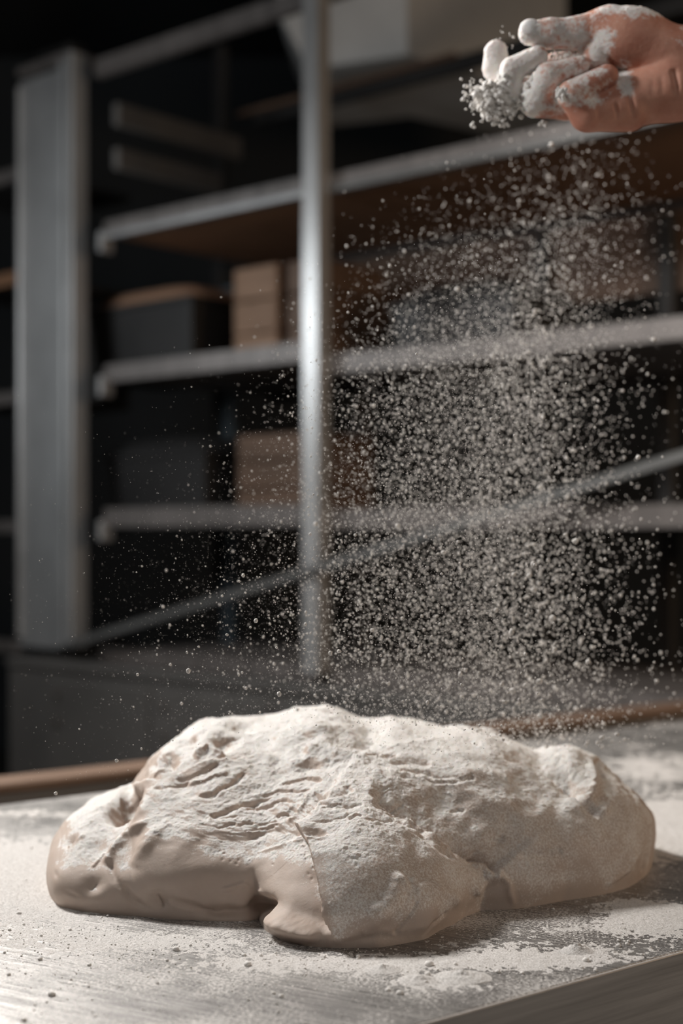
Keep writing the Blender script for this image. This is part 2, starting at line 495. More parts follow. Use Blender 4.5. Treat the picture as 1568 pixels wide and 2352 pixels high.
# steel base cabinet below the rack
cab = tag(empty('base_cabinet', (O.x, O.y, -0.90), RA), 'dark grey brown steel base cabinet carrying the rack behind the dough', 'cabinet')
MB().box(sof(47), S_END, -0.05, 0.80, 0.10, 0.765, 0.006).build('body', M_cab, cab)
MB().box(sof(45), S_END + 0.005, -0.06, 0.81, 0.765, 0.795, 0.005).build('top_plate', M_cab, cab)
for k in range(4):
    s0 = -0.22 + k * 0.52
    dr = MB().box(s0, min(s0 + 0.50, S_END - 0.01), -0.062, -0.05, 0.13, 0.74, 0.004).build('door', M_cab, cab)
    MB().bar((s0 + 0.06, -0.085, 0.60), (s0 + 0.06, -0.085, 0.70), 0.012, 0.012).box(s0 + 0.054, s0 + 0.066, -0.085, -0.062, 0.60, 0.61).box(s0 + 0.054, s0 + 0.066, -0.085, -0.062, 0.69, 0.70).build('handle', M_cab, dr)
MB().box(-0.22, S_END - 0.03, 0.0, 0.75, 0.0, 0.10).build('plinth', M_dark, cab)

# steel hood with a sloped flank hanging behind the rack
hc = P(935, 128, 5.15)
hood = tag(empty('exhaust_hood', (hc.x, hc.y, hc.z), 0), 'pale steel exhaust hood with sloped left flank hanging at top behind the rack', 'hood')
hl = P(712, 165, 5.30) - hc; hr = P(1300, 215, 5.62) - hc
hs = P(636, 30, 5.36) - hc
def hood_mesh():
    back = Vector((0.05, 0.75, 0))
    up = 3.0 - hc.z
    A = Vector((0, 0, 0)); B = Vector((hr.x, hr.y, 0)); L0 = Vector((hl.x, hl.y, 0)); L1 = Vector((hs.x, hs.y, hs.z - hl.z))
    v = [L0, A, B, L0 + back, A + back, B + back, L1, L1 + back]
    top = [Vector((q.x, q.y, up)) for q in (L1, A, B, L1 + back, A + back, B + back)]
    V = [tuple(q) for q in v + top]
    F = [(0, 3, 4, 1), (1, 4, 5, 2), (0, 6, 7, 3), (0, 1, 9, 8, 6), (1, 2, 10, 9), (2, 5, 13, 10), (3, 7, 11, 12, 4), (4, 12, 13, 5), (6, 8, 11, 7), (8, 9, 12, 11), (9, 10, 13, 12)]
    me = bpy.data.meshes.new('hood_body'); me.from_pydata(V, [], F); me.update(); return me
link('hood_body', hood_mesh(), M_hood, hood)
MB().bar((hl.x, hl.y - 0.006, 0.012), (0, -0.006, 0.012), 0.012, 0.022).bar((0, -0.006, 0.012), (hr.x, hr.y - 0.006, 0.012), 0.012, 0.022).build('drip_edge', M_hood, hood)


# crates and bins on the rack shelves
def crate(px0, px1, v, z, h, mats, label, depth=0.30):
    s0, s1 = back_s(px0, v), back_s(px1, v)
    wd = s1 - s0
    p = O + RU * s0 + RV * v
    c = tag(empty('crate', (p.x, p.y, z), RA), label, 'crate')
    n = max(3, int(h / 0.085)); bh = h / n
    for k in range(n):
        z0 = k * bh + 0.003; z1 = (k + 1) * bh - 0.004
        MB().box(0.012, wd - 0.012, 0, 0.012, z0, z1, 0.002).build('slat', mats, c)
        MB().box(0.0, 0.012, 0, depth, z0, z1, 0.002).build('slat', mats, c)
        MB().box(wd - 0.012, wd, 0, depth, z0, z1, 0.002).build('slat', mats, c)
        MB().box(0.012, wd - 0.012, depth - 0.012, depth, z0, z1, 0.002).build('slat', mats, c)
    MB().box(0.012, wd - 0.012, 0.012, depth - 0.012, 0.003, 0.015).build('bottom', mats, c)
    for cx in (0.014, wd - 0.03):
        for cy in (0.013, depth - 0.03):
            MB().box(cx, cx + 0.016, cy, cy + 0.016, 0.003, h - 0.004).build('corner_post', mats, c)
    return c
crate(537, 636, 0.20, Z3 + 0.031, 0.315, M_crate, 'light brown slatted wooden crate on the middle shelf, just left of the centre post')
crate(660, 735, 0.20, Z3 + 0.031, 0.31, M_crate2, 'dark brown slatted wooden crate on the middle shelf, half behind the centre post')
crate(545, 712, 0.22, Z4 + 0.021, 0.26, M_crate2, 'dim brown wooden crate on the shelf below the light brown crate')

def bin_thing(px0, px1, v, z, h, label, lidm, bodym, depth=0.34):
    s0, s1 = back_s(px0, v), back_s(px1, v); wd = s1 - s0
    p = O + RU * s0 + RV * v
    c = tag(empty('storage_bin', (p.x, p.y, z), RA), label, 'bin')
    m = MB(); k = 0.02
    n = len(m.v)
    m.v += [(k, k, 0), (wd - k, k, 0), (wd - k, depth - k, 0), (k, depth - k, 0), (0, 0, h), (wd, 0, h), (wd, depth, h), (0, depth, h)]
    m.f += [(3, 2, 1, 0), (0, 1, 5, 4), (1, 2, 6, 5), (2, 3, 7, 6), (3, 0, 4, 7), (4, 5, 6, 7)]
    m.build('body', bodym, c)
    MB().box(-0.01, wd + 0.01, -0.01, depth + 0.01, h, h + 0.018, 0.004).build('rim', bodym, c)
    # rounded lid
    V = []; F = []; nx, ny = 14, 8
    for i in range(nx + 1):
        for j in range(ny + 1):
            a_, b_ = i / nx, j / ny
            V.append((a_ * wd, b_ * depth, h + 0.018 + 0.055 * (max(0, 1 - (2 * a_ - 1) ** 4) * max(0, 1 - (2 * b_ - 1) ** 4)) ** 0.5))
    for i in range(nx):
        for j in range(ny):
            q = i * (ny + 1) + j; F.append((q, q + ny + 1, q + ny + 2, q + 1))
    me = bpy.data.meshes.new('lid'); me.from_pydata(V, [], F); me.update(); me.polygons.foreach_set('use_smooth', [True] * len(F))
    link('lid', me, lidm, c)
bin_thing(205, 440, 0.18, Z3 + 0.031, 0.235, 'dark storage bin with rounded coppery brown lid on the middle shelf at left', M_copper, M_dark)
bin_thing(250, 470, 0.20, Z4 + 0.021, 0.20, 'black lidded storage bin on the shelf below the coppery lidded bin', M_dark, M_dark)
bin_thing(900, 1180, 0.25, Z3 - 0.014, 0.17, 'low black storage bin on the middle shelf behind the falling flour', M_dark, M_dark)

# ------------------------------------------------------------------ the dough
def dough():
    F_ = FPX
    ct = [(125,2085),(180,2096),(300,2106),(440,2116),(560,2118),(590,2112),(606,2140),(650,2165),(700,2176),(760,2181),(870,2180),(980,2160),(1012,2140),(1070,2108),(1110,2092),(1180,2090),(1300,2070),(1400,2054),(1450,2040),(1490,2012)]
    C = [table_xy(*p) for p in ct]
    C += [(0.298, 1.345), (0.300, 1.40), (0.275, 1.455), (0.20, 1.50), (0.10, 1.525), (-0.02, 1.53), (-0.12, 1.50), (-0.20, 1.44), (-0.248, 1.37), (-0.262, 1.29), (-0.256, 1.225)]
    C = np.array(C); cen = np.array([0.02, 1.31])
    th = np.unwrap(np.arctan2(C[:, 1] - cen[1], C[:, 0] - cen[0])); rr = np.hypot(C[:, 0] - cen[0], C[:, 1] - cen[1])
    o = np.argsort(th); th, rr = th[o], rr[o]
    th = np.concatenate([th - 2 * np.pi, th, th + 2 * np.pi]); rr = np.tile(rr, 3)
    # angular samples, denser towards the viewer
    NT = 1180
    u = np.linspace(0, 2 * np.pi, 4000)
    dens = 1.0 + 3.2 * np.exp(-((np.angle(np.exp(1j * (u + np.pi / 2)))) / 1.25) ** 4)
    cd = np.cumsum(dens); cd = (cd - cd[0]) / (cd[-1] - cd[0])
    ang = np.interp(np.arange(NT) / NT, cd, u)
    R = np.interp(ang, (th + 4 * np.pi) % (2 * np.pi) if False else th, rr)
    a0 = ang.copy()
    k = np.exp(-np.linspace(-2, 2, 21) ** 2); k /= k.sum()
    R = np.convolve(np.concatenate([R[-10:], R, R[:10]]), k, 'valid')
    # profile
    NR = 400
    tt = np.linspace(0, 1, NR) ** 0.93
    def profile(n):
        A = np.linspace(0, np.pi / 2, 3000)
        wv = np.sin(A) ** (2 / n); rv = np.cos(A) ** (2 / n)
        rv = rv - 0.015 * np.clip(1 - wv / 0.30, 0, 1) ** 2
        ds = np.concatenate([[0], np.cumsum(np.hypot(np.diff(wv) * 0.45, np.diff(rv)))]); ds /= ds[-1]
        return np.interp(tt, ds, wv), np.interp(tt, ds, rv)
    (W1, R1), (W2, R2) = profile(3.3), profile(2.15)
    fwt = np.exp(-(np.angle(np.exp(1j * (ang + np.pi / 2))) / 1.05) ** 4)[None]
    W = W1[:, None] * (1 - fwt) + W2[:, None] * fwt; RR = R1[:, None] * (1 - fwt) + R2[:, None] * fwt
    TH, _ = np.meshgrid(ang, tt); 
    k2 = np.exp(-np.linspace(-2, 2, 241) ** 2); k2 /= k2.sum()
    Rs = np.convolve(np.concatenate([R[-120:], R, R[:120]]), k2, 'valid')
    bl = sstep(0.14, 0.50, W)
    RM = R[None] * (1 - bl) + Rs[None] * bl
    X = cen[0] + RR * RM * np.cos(ang)[None]; Y = cen[1] + RR * RM * np.sin(ang)[None]
    T1x = [-.28, -.23, -.195, -.175, -.155, -.11, -.06, -.02, .02, .05, .11, .165, .19, .215, .245, .27, .30]
    T1z = [.092, .096, .096, .106, .124, .139, .141, .148, .147, .137, .131, .115, .110, .121, .122, .118, .11]
    tx = np.linspace(-.3, .32, 400); tz = np.interp(tx, T1x, T1z)
    kk = np.exp(-np.linspace(-2, 2, 19) ** 2); kk /= kk.sum()
    tz = np.convolve(np.pad(tz, 9, 'edge'), kk, 'valid')
    T = np.interp(X, tx, tz)
    fy = 0.70 + 0.30 * sstep(1.13, 1.37, Y + 0.10 * np.clip(-X - 0.05, 0, 1) + 0.03 * np.sin(X * 14))
    fy = np.where(X > 0.12, fy + (1 - fy) * 0.25 * sstep(0.12, 0.22, X), fy)
    Z = W * T * fy
    # match the height of the skyline column by column
    SX = [105, 118, 150, 200, 250, 306, 316, 330, 360, 400, 450, 520, 600, 680, 745, 790, 830, 860, 900, 1000, 1060, 1130, 1230, 1260, 1310, 1370, 1400, 1440, 1470, 1492]
    SY = [1955, 1920, 1880, 1842, 1815, 1796, 1765, 1742, 1714, 1685, 1655, 1640, 1645, 1628, 1622, 1634, 1652, 1658, 1650, 1662, 1668, 1682, 1722, 1716, 1712, 1738, 1765, 1800, 1835, 1868]
    bins = np.arange(100, 1500, 10)
    for it in range(4):
        PXs = 784 + X / Y * F_; PYs = HZ + (CAM_H - Z) / Y * F_
        bi = ((PXs - 100) / 10).astype(int)
        corr = np.ones(len(bins))
        for bq in range(len(bins)):
            mk = bi == bq
            if not mk.any(): continue
            k_ = np.argmin(np.where(mk, PYs, 1e9)); ys_, zs_ = Y.ravel()[k_], Z.ravel()[k_]
            zt_ = CAM_H - (np.interp(bins[bq] + 5, SX, SY) - HZ) / F_ * ys_
            corr[bq] = np.clip(zt_ / max(zs_, 0.02), 0.7, 1.5)
        kq = np.array([.1, .2, .4, .2, .1]); corr = np.convolve(np.pad(corr, 2, 'edge'), kq, 'valid')
        cf = np.interp(PXs, bins + 5, corr)
        wgt = sstep(1.13, 1.30, Y); wgt = np.maximum(wgt, sstep(0.12, 0.2, np.abs(X)))
        Z = Z * (1 + (cf - 1) * wgt)
    V = np.stack([X, Y, Z], -1).reshape(-1, 3)
    V = np.concatenate([V, [[cen[0], cen[1], V[-NT:, 2].mean()]]])
    # collapse of last ring is nearly a point: faces
    i = np.arange(NT); j = (i + 1) % NT
    rows = np.arange(NR - 1)[:, None] * NT
    Fq = np.stack([rows + i, rows + j, rows + NT + j, rows + NT + i], -1).reshape(-1, 4)

    def normals(V):
        G = V[:-1].reshape(NR, NT, 3)
        dt = np.roll(G, -1, 1) - np.roll(G, 1, 1)
        dr = np.empty_like(G); dr[1:-1] = G[2:] - G[:-2]; dr[0] = G[1] - G[0]; dr[-1] = G[-1] - G[-2]
        N = np.cross(dt, dr); N /= np.linalg.norm(N, axis=-1, keepdims=True) + 1e-12
        N[-12:] = [0, 0, 1]
        return np.concatenate([N.reshape(-1, 3), [[0, 0, 1]]])

    N = normals(V)
    base_w = sstep(0.0, 0.012, V[:, 2])

    # find the surface point below an image position (front-most)
    def px_of(V): return 784 + V[:, 0] / V[:, 1] * F_, HZ + (CAM_H - V[:, 2]) / V[:, 1] * F_
    PX, PY = px_of(V)
    facing = (N * (np.array([0, 0, CAM_H]) - V)).sum(1) > 0
    def surf(px, py):
        d2 = (PX - px) ** 2 + (PY - py) ** 2
        m = facing & (d2 < 64)
        if not m.any():
            return V[np.argmin(np.where(facing, d2, 1e12))].copy()
        ii = np.where(m)[0]
        return V[ii[np.argmin(V[ii, 1] + d2[ii] * 1e-4)]].copy()

    Wp = np.stack([fbm(V, 60, 2, 101) * 2.2 + fbm(V, 220, 2, 105) * 1.1, fbm(V, 60, 2, 102) * 3, fbm(V, 60, 2, 103) * 2.2 + fbm(V, 220, 2, 106) * 1.3], 1) * 1e-3
    Wp *= (0.35 + 0.65 * sstep(0.05, 0.09, V[:, 2]))[:, None]
    VW = V + Wp
    amod = 1 + 0.55 * fbm(V, 90, 2, 107)
    LAT = np.zeros((len(V), 3))

    def local(c):
        """metres right / down on the surface as seen from the front, with a depth term"""
        dx = VW[:, 0] - c[0]; dy = VW[:, 1] - c[1]; dz = VW[:, 2] - c[2]
        e = -dz - dy * 0.20
        return dx, e, dy

    def dimple(px, py, rx, ry, amp, rot=0.0, pw=2.0):
        c = surf(px, py); s = c[1] / F_
        dx, e, dy = local(c)
        ca, sa = math.cos(rot), math.sin(rot)
        a = (dx * ca + e * sa) / (rx * s); b_ = (-dx * sa + e * ca) / (ry * s)
        q = a * a + b_ * b_ + (dy / 0.11) ** 2
        return amp * 1e-3 * np.exp(-q ** (pw / 2))

    def curve(pts, side=None):
        """(distance, signed side, fraction) to a polyline through image points, in metres"""
        cs = [surf(*p) for p in pts]
        best = np.full(len(V), 1e9); sg = np.zeros(len(V)); fr = np.zeros(len(V))
        m = len(cs) - 1
        for q in range(m):
            a, c2 = cs[q], cs[q + 1]
            def pr(p): return np.array([p[0], -p[2] - p[1] * 0.20, p[1] * 0.30])
            A_, B_ = pr(a), pr(c2)
            Q = np.stack([VW[:, 0], -VW[:, 2] - VW[:, 1] * 0.20, VW[:, 1] * 0.30], 1)
            ab = B_ - A_; L_ = (ab ** 2).sum() + 1e-12
            t = np.clip(((Q - A_) @ ab) / L_, 0, 1)
            D = Q - (A_ + t[:, None] * ab); d = np.linalg.norm(D, axis=1)
            s_ = np.sign(ab[0] * D[:, 1] - ab[1] * D[:, 0])
            mk = d < best
            best = np.where(mk, d, best); sg = np.where(mk, s_, sg); fr = np.where(mk, (q + t) / m, fr)
        return best, sg, fr

    PXM = 0.00036
    def ends(fr, e=0.15): return sstep(0, e, fr) * sstep(0, e, 1 - fr)
    def ridge(pts, wpx, amp, taper=True):
        d, s_, fr = curve(pts); r = amod * amp * 1e-3 * np.exp(-(d / (wpx * PXM)) ** 2)
        return r * (ends(fr) if taper else 1)
    def step(pts, wpx, amp, reach, edge=2.0, undercut=0.0, lat=0.0):
        """surface on the + side (below/right of the travel direction) stands proud by amp, fading over reach"""
        d, s_, fr = curve(pts); sd = d * s_
        r = amp * 1e-3 * sstep(-edge * PXM, edge * PXM, sd) * np.exp(-np.clip(sd, 0, None) / (reach * PXM))
        r -= undercut * 1e-3 * np.exp(-np.clip(-sd, 0, None) / (wpx * PXM)) * (sd < 0)
        LAT[:, 0] += lat * 1e-3 * np.exp(-np.clip(sd, 0, None) / (16 * PXM)) * sstep(-3 * PXM, 1 * PXM, sd) * ends(fr, 0.12)
        return r * ends(fr, 0.12)

    D = np.zeros(len(V))
    # broad lumps
    D += 6.0e-3 * fbm(V * [1, 0.8, 1], 17, 2, 3) * sstep(0.0, 0.06, V[:, 2])
    D += 3.2e-3 * fbm(V * [1, 0.8, 1], 48, 2, 9) * sstep(0.02, 0.08, V[:, 2])
    # lobes of the left end
    D += dimple(160, 1990, 60, 90, 4)
    D += dimple(290, 1850, 38, 32, -30, -0.5, 3.0)
    D += dimple(255, 1872, 70, 14, 3, -0.2)
    D += dimple(160, 1928, 14, 11, -5.0, -0.8)
    D += ridge([(150, 1945), (172, 1928), (196, 1918)], 6, 2.0)
    D += dimple(218, 1945, 42, 60, -7, 0.3)
    D += ridge([(236, 1985), (262, 1945), (300, 1912), (345, 1880)], 10, 4.5)
    D += ridge([(210, 1990), (238, 1950)], 4, 1.6)
    D += dimple(285, 1975, 24, 55, -1.5, 0.5)
    D += ridge([(306, 1998), (322, 1958), (352, 1915), (400, 1880)], 15, 2.4)
    D += ridge([(243, 1968), (262, 2015), (300, 2060), (350, 2100)], 8, -3.0)
    D += dimple(212, 2030, 26, 20, -4.5, -0.6)
    D += ridge([(205, 2045), (218, 2022)], 3, -1.3)
    D += dimple(365, 2072, 26, 22, -5.0)
    D += ridge([(358, 2052), (370, 2090)], 4, -2.0)
    D += ridge([(380, 2062), (440, 2080), (480, 2100), (520, 2112)], 8, -3.0)
    D += dimple(130, 2010, 10, 5, -1.2, 0.9)
    D += dimple(165, 2050, 16, 5, -1.0, 0.4)
    D += dimple(470, 2010, 150, 50, 4.5)
    D += dimple(520, 2106, 70, 20, -12)
    D += dimple(592, 2078, 26, 15, -15, -0.5)
    D += dimple(602, 2098, 12, 26, -8)
    D += ridge([(500, 2045), (560, 2030), (590, 2048), (596, 2070)], 5, 1.6)
    # front foot roll
    D += dimple(660, 2135, 70, 28, 9, 0.35)
    D += ridge([(592, 2110), (640, 2122), (690, 2140), (740, 2152)], 14, 4.0)
    D += dimple(700, 2100, 50, 30, -4, 0.2)
    D += dimple(680, 2020, 75, 85, -6.0)
    # fold line: right flap over the hollow
    D += step([(682, 1904), (708, 1918), (727, 1950), (736, 1985), (746, 2030), (755, 2085), (764, 2150)][::-1], 26, 13.0, 190, 1.4, 7.0, lat=-5.0)
    D += ridge([(560, 1925), (610, 1905), (660, 1903), (700, 1912)], 8, -2.0)
    D += ridge([(570, 1960), (640, 1935), (690, 1912)], 4, 1.2)
    D += dimple(738, 1934, 17, 10, -5.0, 0.1, 3)
    D += ridge([(722, 1945), (742, 1946), (760, 1938)], 4, 1.5)
    # foot of the right flap: pinched ridge and scallops
    D += ridge([(728, 2152), (790, 2148), (850, 2120), (890, 2080), (905, 2045), (925, 2030)], 18, 5.0)
    D += ridge([(925, 2030), (950, 2050), (990, 2048), (1030, 2055), (1055, 2085)], 12, 2.5)
    D += dimple(975, 2095, 55, 50, 5)
    D += dimple(870, 2160, 60, 14, -3)
    D += ridge([(905, 2150), (930, 2110), (945, 2070)], 5, -2.0)
    D += ridge([(965, 2160), (990, 2120), (1030, 2090)], 5, -1.6)
    D += dimple(860, 1990, 120, 70, 6)
    # upper right lobe rolling over the front flap
    D += step([(1136, 2010), (1118, 1985), (1060, 1960), (1000, 1918), (950, 1880), (890, 1850), (840, 1838)], 34, -11.0, 70, 6, 0.0)
    D += ridge([(840, 1840), (900, 1862), (960, 1905), (1020, 1950), (1075, 1975), (1125, 1990)], 26, -8.0)
    D += dimple(1128, 1996, 16, 10, -3, 0.6)
    D += ridge([(1130, 1990), (1165, 2030), (1172, 2060), (1180, 2085)], 8, 2.8)
    D += ridge([(1080, 2060), (1100, 2030), (1125, 2010), (1150, 2020)], 12, 4.0)
    D += ridge([(1050, 1965), (1110, 1945), (1160, 1925)], 8, -2.6)
    D += dimple(1180, 1880, 160, 90, 7)
    D += dimple(1040, 1790, 130, 40, 6)
    D += ridge([(1180, 1968), (1250, 1965), (1290, 1955)], 10, -2.0)
    # right end
    D += step([(1380, 1885), (1340, 1850), (1312, 1812), (1270, 1780), (1200, 1748), (1150, 1742)], 22, -6.0, 50, 5)
    D += dimple(1308, 1792, 26, 34, -14, 0.2)
    D += ridge([(1360, 1735), (1368, 1790), (1358, 1830), (1400, 1880)], 14, 4.0)
    D += ridge([(1372, 1735), (1390, 1780)], 10, -3.5)
    D += dimple(1310, 1725, 60, 22, 6)
    D += dimple(1440, 1900, 50, 80, 4)
    D += ridge([(1490, 1880), (1484, 1960), (1478, 2010)], 7, -2.0)
    D += ridge([(1390, 2040), (1445, 1995), (1462, 1960)], 6, 1.6)
    # back left lobe
    D += step([(300, 1800), (360, 1790), (450, 1752), (560, 1735), (640, 1722)], 20, 5.0, 60, 6, 3.0)
    D += dimple(378, 1738, 26, 18, -10, -0.3, 3)
    D += ridge([(340, 1778), (372, 1758), (392, 1750)], 5, 2.5)
    D += dimple(512, 1692, 32, 22, -13, 0, 3)
    D += ridge([(440, 1735), (480, 1708), (520, 1730)], 9, 4.5)
    D += dimple(425, 1690, 30, 10, -5, -0.2)
    D += dimple(545, 1658, 36, 9, -4)
    D += dimple(745, 1665, 110, 30, 4)
    D += dimple(850, 1690, 26, 30, -6)
    # ridges and tears on the crown
    D += ridge([(400, 1790), (450, 1772), (510, 1755)], 4, -2.8)
    D += ridge([(425, 1798), (480, 1780), (530, 1768)], 5, 2.0)
    D += ridge([(445, 1825), (490, 1820), (540, 1785), (570, 1768)], 5, -3.2)
    D += ridge([(350, 1812), (400, 1800), (440, 1790)], 5, -2.5)
    D += ridge([(480, 1872), (510, 1862), (560, 1840), (620, 1830)], 7, -3.2)
    D += ridge([(640, 1798), (700, 1785), (740, 1790)], 4, -2.5)
    D += ridge([(590, 1820), (640, 1815), (680, 1822), (720, 1812)], 4, -3.0)
    D += ridge([(570, 1850), (610, 1848), (650, 1838), (700, 1846)], 5, -2.2)
    D += ridge([(654, 1888), (675, 1868), (700, 1845), (715, 1822)], 5, 2.2)
    D += dimple(663, 1866, 18, 9, -4, -0.5)
    D += ridge([(715, 1830), (750, 1845), (790, 1835), (815, 1820)], 11, -4.5)
    D += ridge([(730, 1862), (770, 1870), (805, 1868)], 4, -2.5)
    D += ridge([(690, 1730), (740, 1712), (780, 1735), (830, 1745)], 16, 5.0)
    D += ridge([(800, 1730), (840, 1742), (880, 1738), (915, 1728)], 6, -5.0)
    D += ridge([(890, 1755), (940, 1752), (990, 1765)], 8, -3.0)
    D += ridge([(900, 1775), (980, 1782), (1060, 1800), (1090, 1795)], 5, -2.8)
    D += ridge([(975, 1800), (1040, 1808), (1090, 1790)], 4, -2.0)
    D += ridge([(1030, 1865), (1068, 1862)], 4, -1.8)
    D += dimple(720, 1760, 60, 12, -4)
    for q in range(34):       # fine tears
        x0 = rng.uniform(480, 900); y0 = rng.uniform(1815, 1905); ln = rng.uniform(25, 70)
        D += ridge([(x0, y0 + 6), (x0 + ln * .5, y0), (x0 + ln, y0 - 3)], rng.uniform(2, 3.5), rng.uniform(-1.8, -0.8))
    for q in range(22):       # gas pockets
        x0 = rng.uniform(500, 760); y0 = rng.uniform(1930, 2010)
        D += dimple(x0, y0, 3.5, 3, -0.5)
    # stretched wrinkles round the tear zone
    zone = np.exp(-((PX - 600) / 230) ** 2 - ((PY - 1880) / 48) ** 2) + 0.7 * np.exp(-((PX - 830) / 160) ** 2 - ((PY - 1790) / 40) ** 2)
    Q = np.stack([V[:, 0] * 55 + V[:, 2] * 30, V[:, 1] * 50, V[:, 2] * 260 + V[:, 0] * 35], 1)
    D += zone * facing * 2.0e-3 * fbm(Q, 1.0, 3, 21)
    # crumbly torn skin over the crown
    crown = sstep(0.055, 0.095, V[:, 2])
    D += crown * 0.45e-3 * (1 - 2 * np.abs(fbm(VW * [0.7, 0.8, 1.6], 95, 3, 61)))
    D *= base_w
    V2 = V + N * D[:, None] + LAT * base_w[:, None]
    V2[:, 2] = np.where(base_w < 1, np.maximum(V2[:, 2], 0.0), V2[:, 2])
    # flour cover: settles on what faces up
    N2 = normals(V2)
    # smoothed normal-z so that hollows keep their bare walls
    up = 0.40 * N[:, 2] + 0.60 * N2[:, 2]
    low = fbm(V2, 42, 3, 51); mid = fbm(V2, 150, 2, 77)
    flour = 0.04 + 0.98 * sstep(0.60, 0.95, up + 0.13 * low + 0.10 * mid)
    PX2, PY2 = px_of(V2)
    right = sstep(0.0, 0.01, V2[:, 0] - (-0.022 + 0.20 * (0.06 - V2[:, 2]).clip(0, 1))) * (V2[:, 1] < 1.30)
    flour = np.maximum(flour, 0.46 * right * sstep(-0.012, 0.030, V2[:, 2] + 0.022 * low) + 0.05 * low)
    flour += 0.08 * low
    grain = fbm(V2, 420, 3, 31, 0.7)
    clump = np.clip(fbm(V2, 240, 3, 91), 0, 1)
    V3 = V2 + N2 * ((0.8e-3 * grain + 1.6e-3 * clump) * np.clip(flour - 0.3, 0, 0.8) * 1.3 * base_w)[:, None]
    me = np_mesh('bread_dough', V3, Fq)
    set_attr(me, 'flour', flour)
    # under side
    return me, V3, NT


me, DV, NT = dough()
dough_o = link('bread_dough', me, M_dough)
tag(dough_o, 'large lumpy folded mass of pale bread dough dusted with flour on the table', 'dough')
dough_outline = DV[:NT * 40].reshape(40, NT, 3)[:, :, :2]


# ------------------------------------------------------------------ flour lying on the table
def outline_inside(x, y, grow=0.0):
    cx, cy = 0.02, 1.31
    ring = DV[:NT][:, :2]
    a = np.arctan2(ring[:, 1] - cy, ring[:, 0] - cx); r = np.hypot(ring[:, 0] - cx, ring[:, 1] - cy)
    o = np.argsort(a); a, r = a[o], r[o]
    ang = np.arctan2(y - cy, x - cx)
    return np.hypot(x - cx, y - cy) < np.interp(ang, a, r, period=2 * np.pi) + grow


COVER = [(60, 1985, 190, 75, 1.0), (0, 2085, 260, 60, .85), (300, 2165, 330, 30, .62), (640, 2215, 260, 26, .50), (930, 2215, 260, 24, .55), (1010, 2262, 150, 16, .55),
         (1250, 2200, 260, 26, .85), (1500, 2120, 170, 42, .85), (1530, 1900, 130, 75, 1.15), (1500, 1760, 260, 36, .55), (60, 1868, 200, 9, .40), (1230, 2130, 160, 18, .30),
         (1100, 2165, 130, 14, .35), (1470, 2085, 120, 22, .5), (800, 1650, 700, 60, .6), (150, 2330, 250, 20, .12)]
def cover(px, py):
    r = np.full(px.shape, 0.06)
    for cx, cy, sx, sy, w_ in COVER:
        r = r + w_ * np.exp(-((px - cx) / sx) ** 2 - ((py - cy) / sy) ** 2)
    for cx, cy, sx, sy, w_ in [(1160, 2108, 150, 20, .8), (330, 2122, 240, 14, .45), (90, 1905, 150, 12, .3), (200, 2330, 400, 40, .15)]:
        r = r - w_ * np.exp(-((px - cx) / sx) ** 2 - ((py - cy) / sy) ** 2)
    return np.clip(r, 0, 1.1)


def flour_layer():
    Vs, Fs, off = [], [], 0
    for (s0, s1, st) in ((-0.42, 0.62, 0.00135), (0.62, 1.5, 0.0026)):
        ss = np.arange(s0, s1 + 1e-6, st); nn = np.arange(0.001, 0.849, st)
        S, N_ = np.meshgrid(ss, nn)
        x = TO.x + S * Tt.x + N_ * Tn.x; y = TO.y + S * Tt.y + N_ * Tn.y
        x = x.ravel(); y = y.ravel()
        px = 784 + x / y * FPX; py = HZ + CAM_H / y * FPX
        p3 = np.stack([x, y, 0 * x], 1)
        cv = cover(px, py)
        low = fbm(p3, 26, 3, 5); fine = fbm(p3, 240, 3, 6, 0.7); mid = fbm(p3, 90, 2, 8)
        drag = fbm(np.stack([x * 70 + y * 38, y * 9 - x * 16, 0 * x], 1), 1.0, 2, 12)
        f = cv * 0.95 + 0.16 * low + 0.62 * fine + 0.22 * mid + 0.12 * drag - 0.46
        z = np.clip(f, -0.35, 1.2) * 0.0011 + np.clip(fine - 0.35, 0, 1) * 0.002 * (f > 0)
        # taper into the table's front edge
        z = z - 0.0006 * (1 - sstep(0.0, 0.006, N_.ravel()))
        V = np.stack([x, y, z], 1)
        ny, nx = S.shape
        idx = np.arange(nx * ny).reshape(ny, nx)
        q = np.stack([idx[:-1, :-1], idx[:-1, 1:], idx[1:, 1:], idx[1:, :-1]], -1).reshape(-1, 4)
        keep = (z[q].max(1) > 0.0)
        cx = x[q].mean(1); cy = y[q].mean(1)
        keep &= ~outline_inside(cx, cy, -0.012)
        pxx = 784 + cx / cy * FPX
        keep &= (pxx > -160) & (pxx < 1730)
        keep &= (HZ + CAM_H / cy * FPX) < 2480
        q = q[keep]
        used = np.unique(q); mp_ = np.full(len(V), -1); mp_[used] = np.arange(len(used))
        Vs.append(V[used]); Fs.append(mp_[q] + off); off += len(used)
    return np_mesh('flour_dusting', np.concatenate(Vs), np.concatenate(Fs))


fo = link('flour_dusting', flour_layer(), M_fl2)
tag(fo, 'thin uneven layer of white flour strewn over the steel table around the dough', 'flour', kind='stuff')


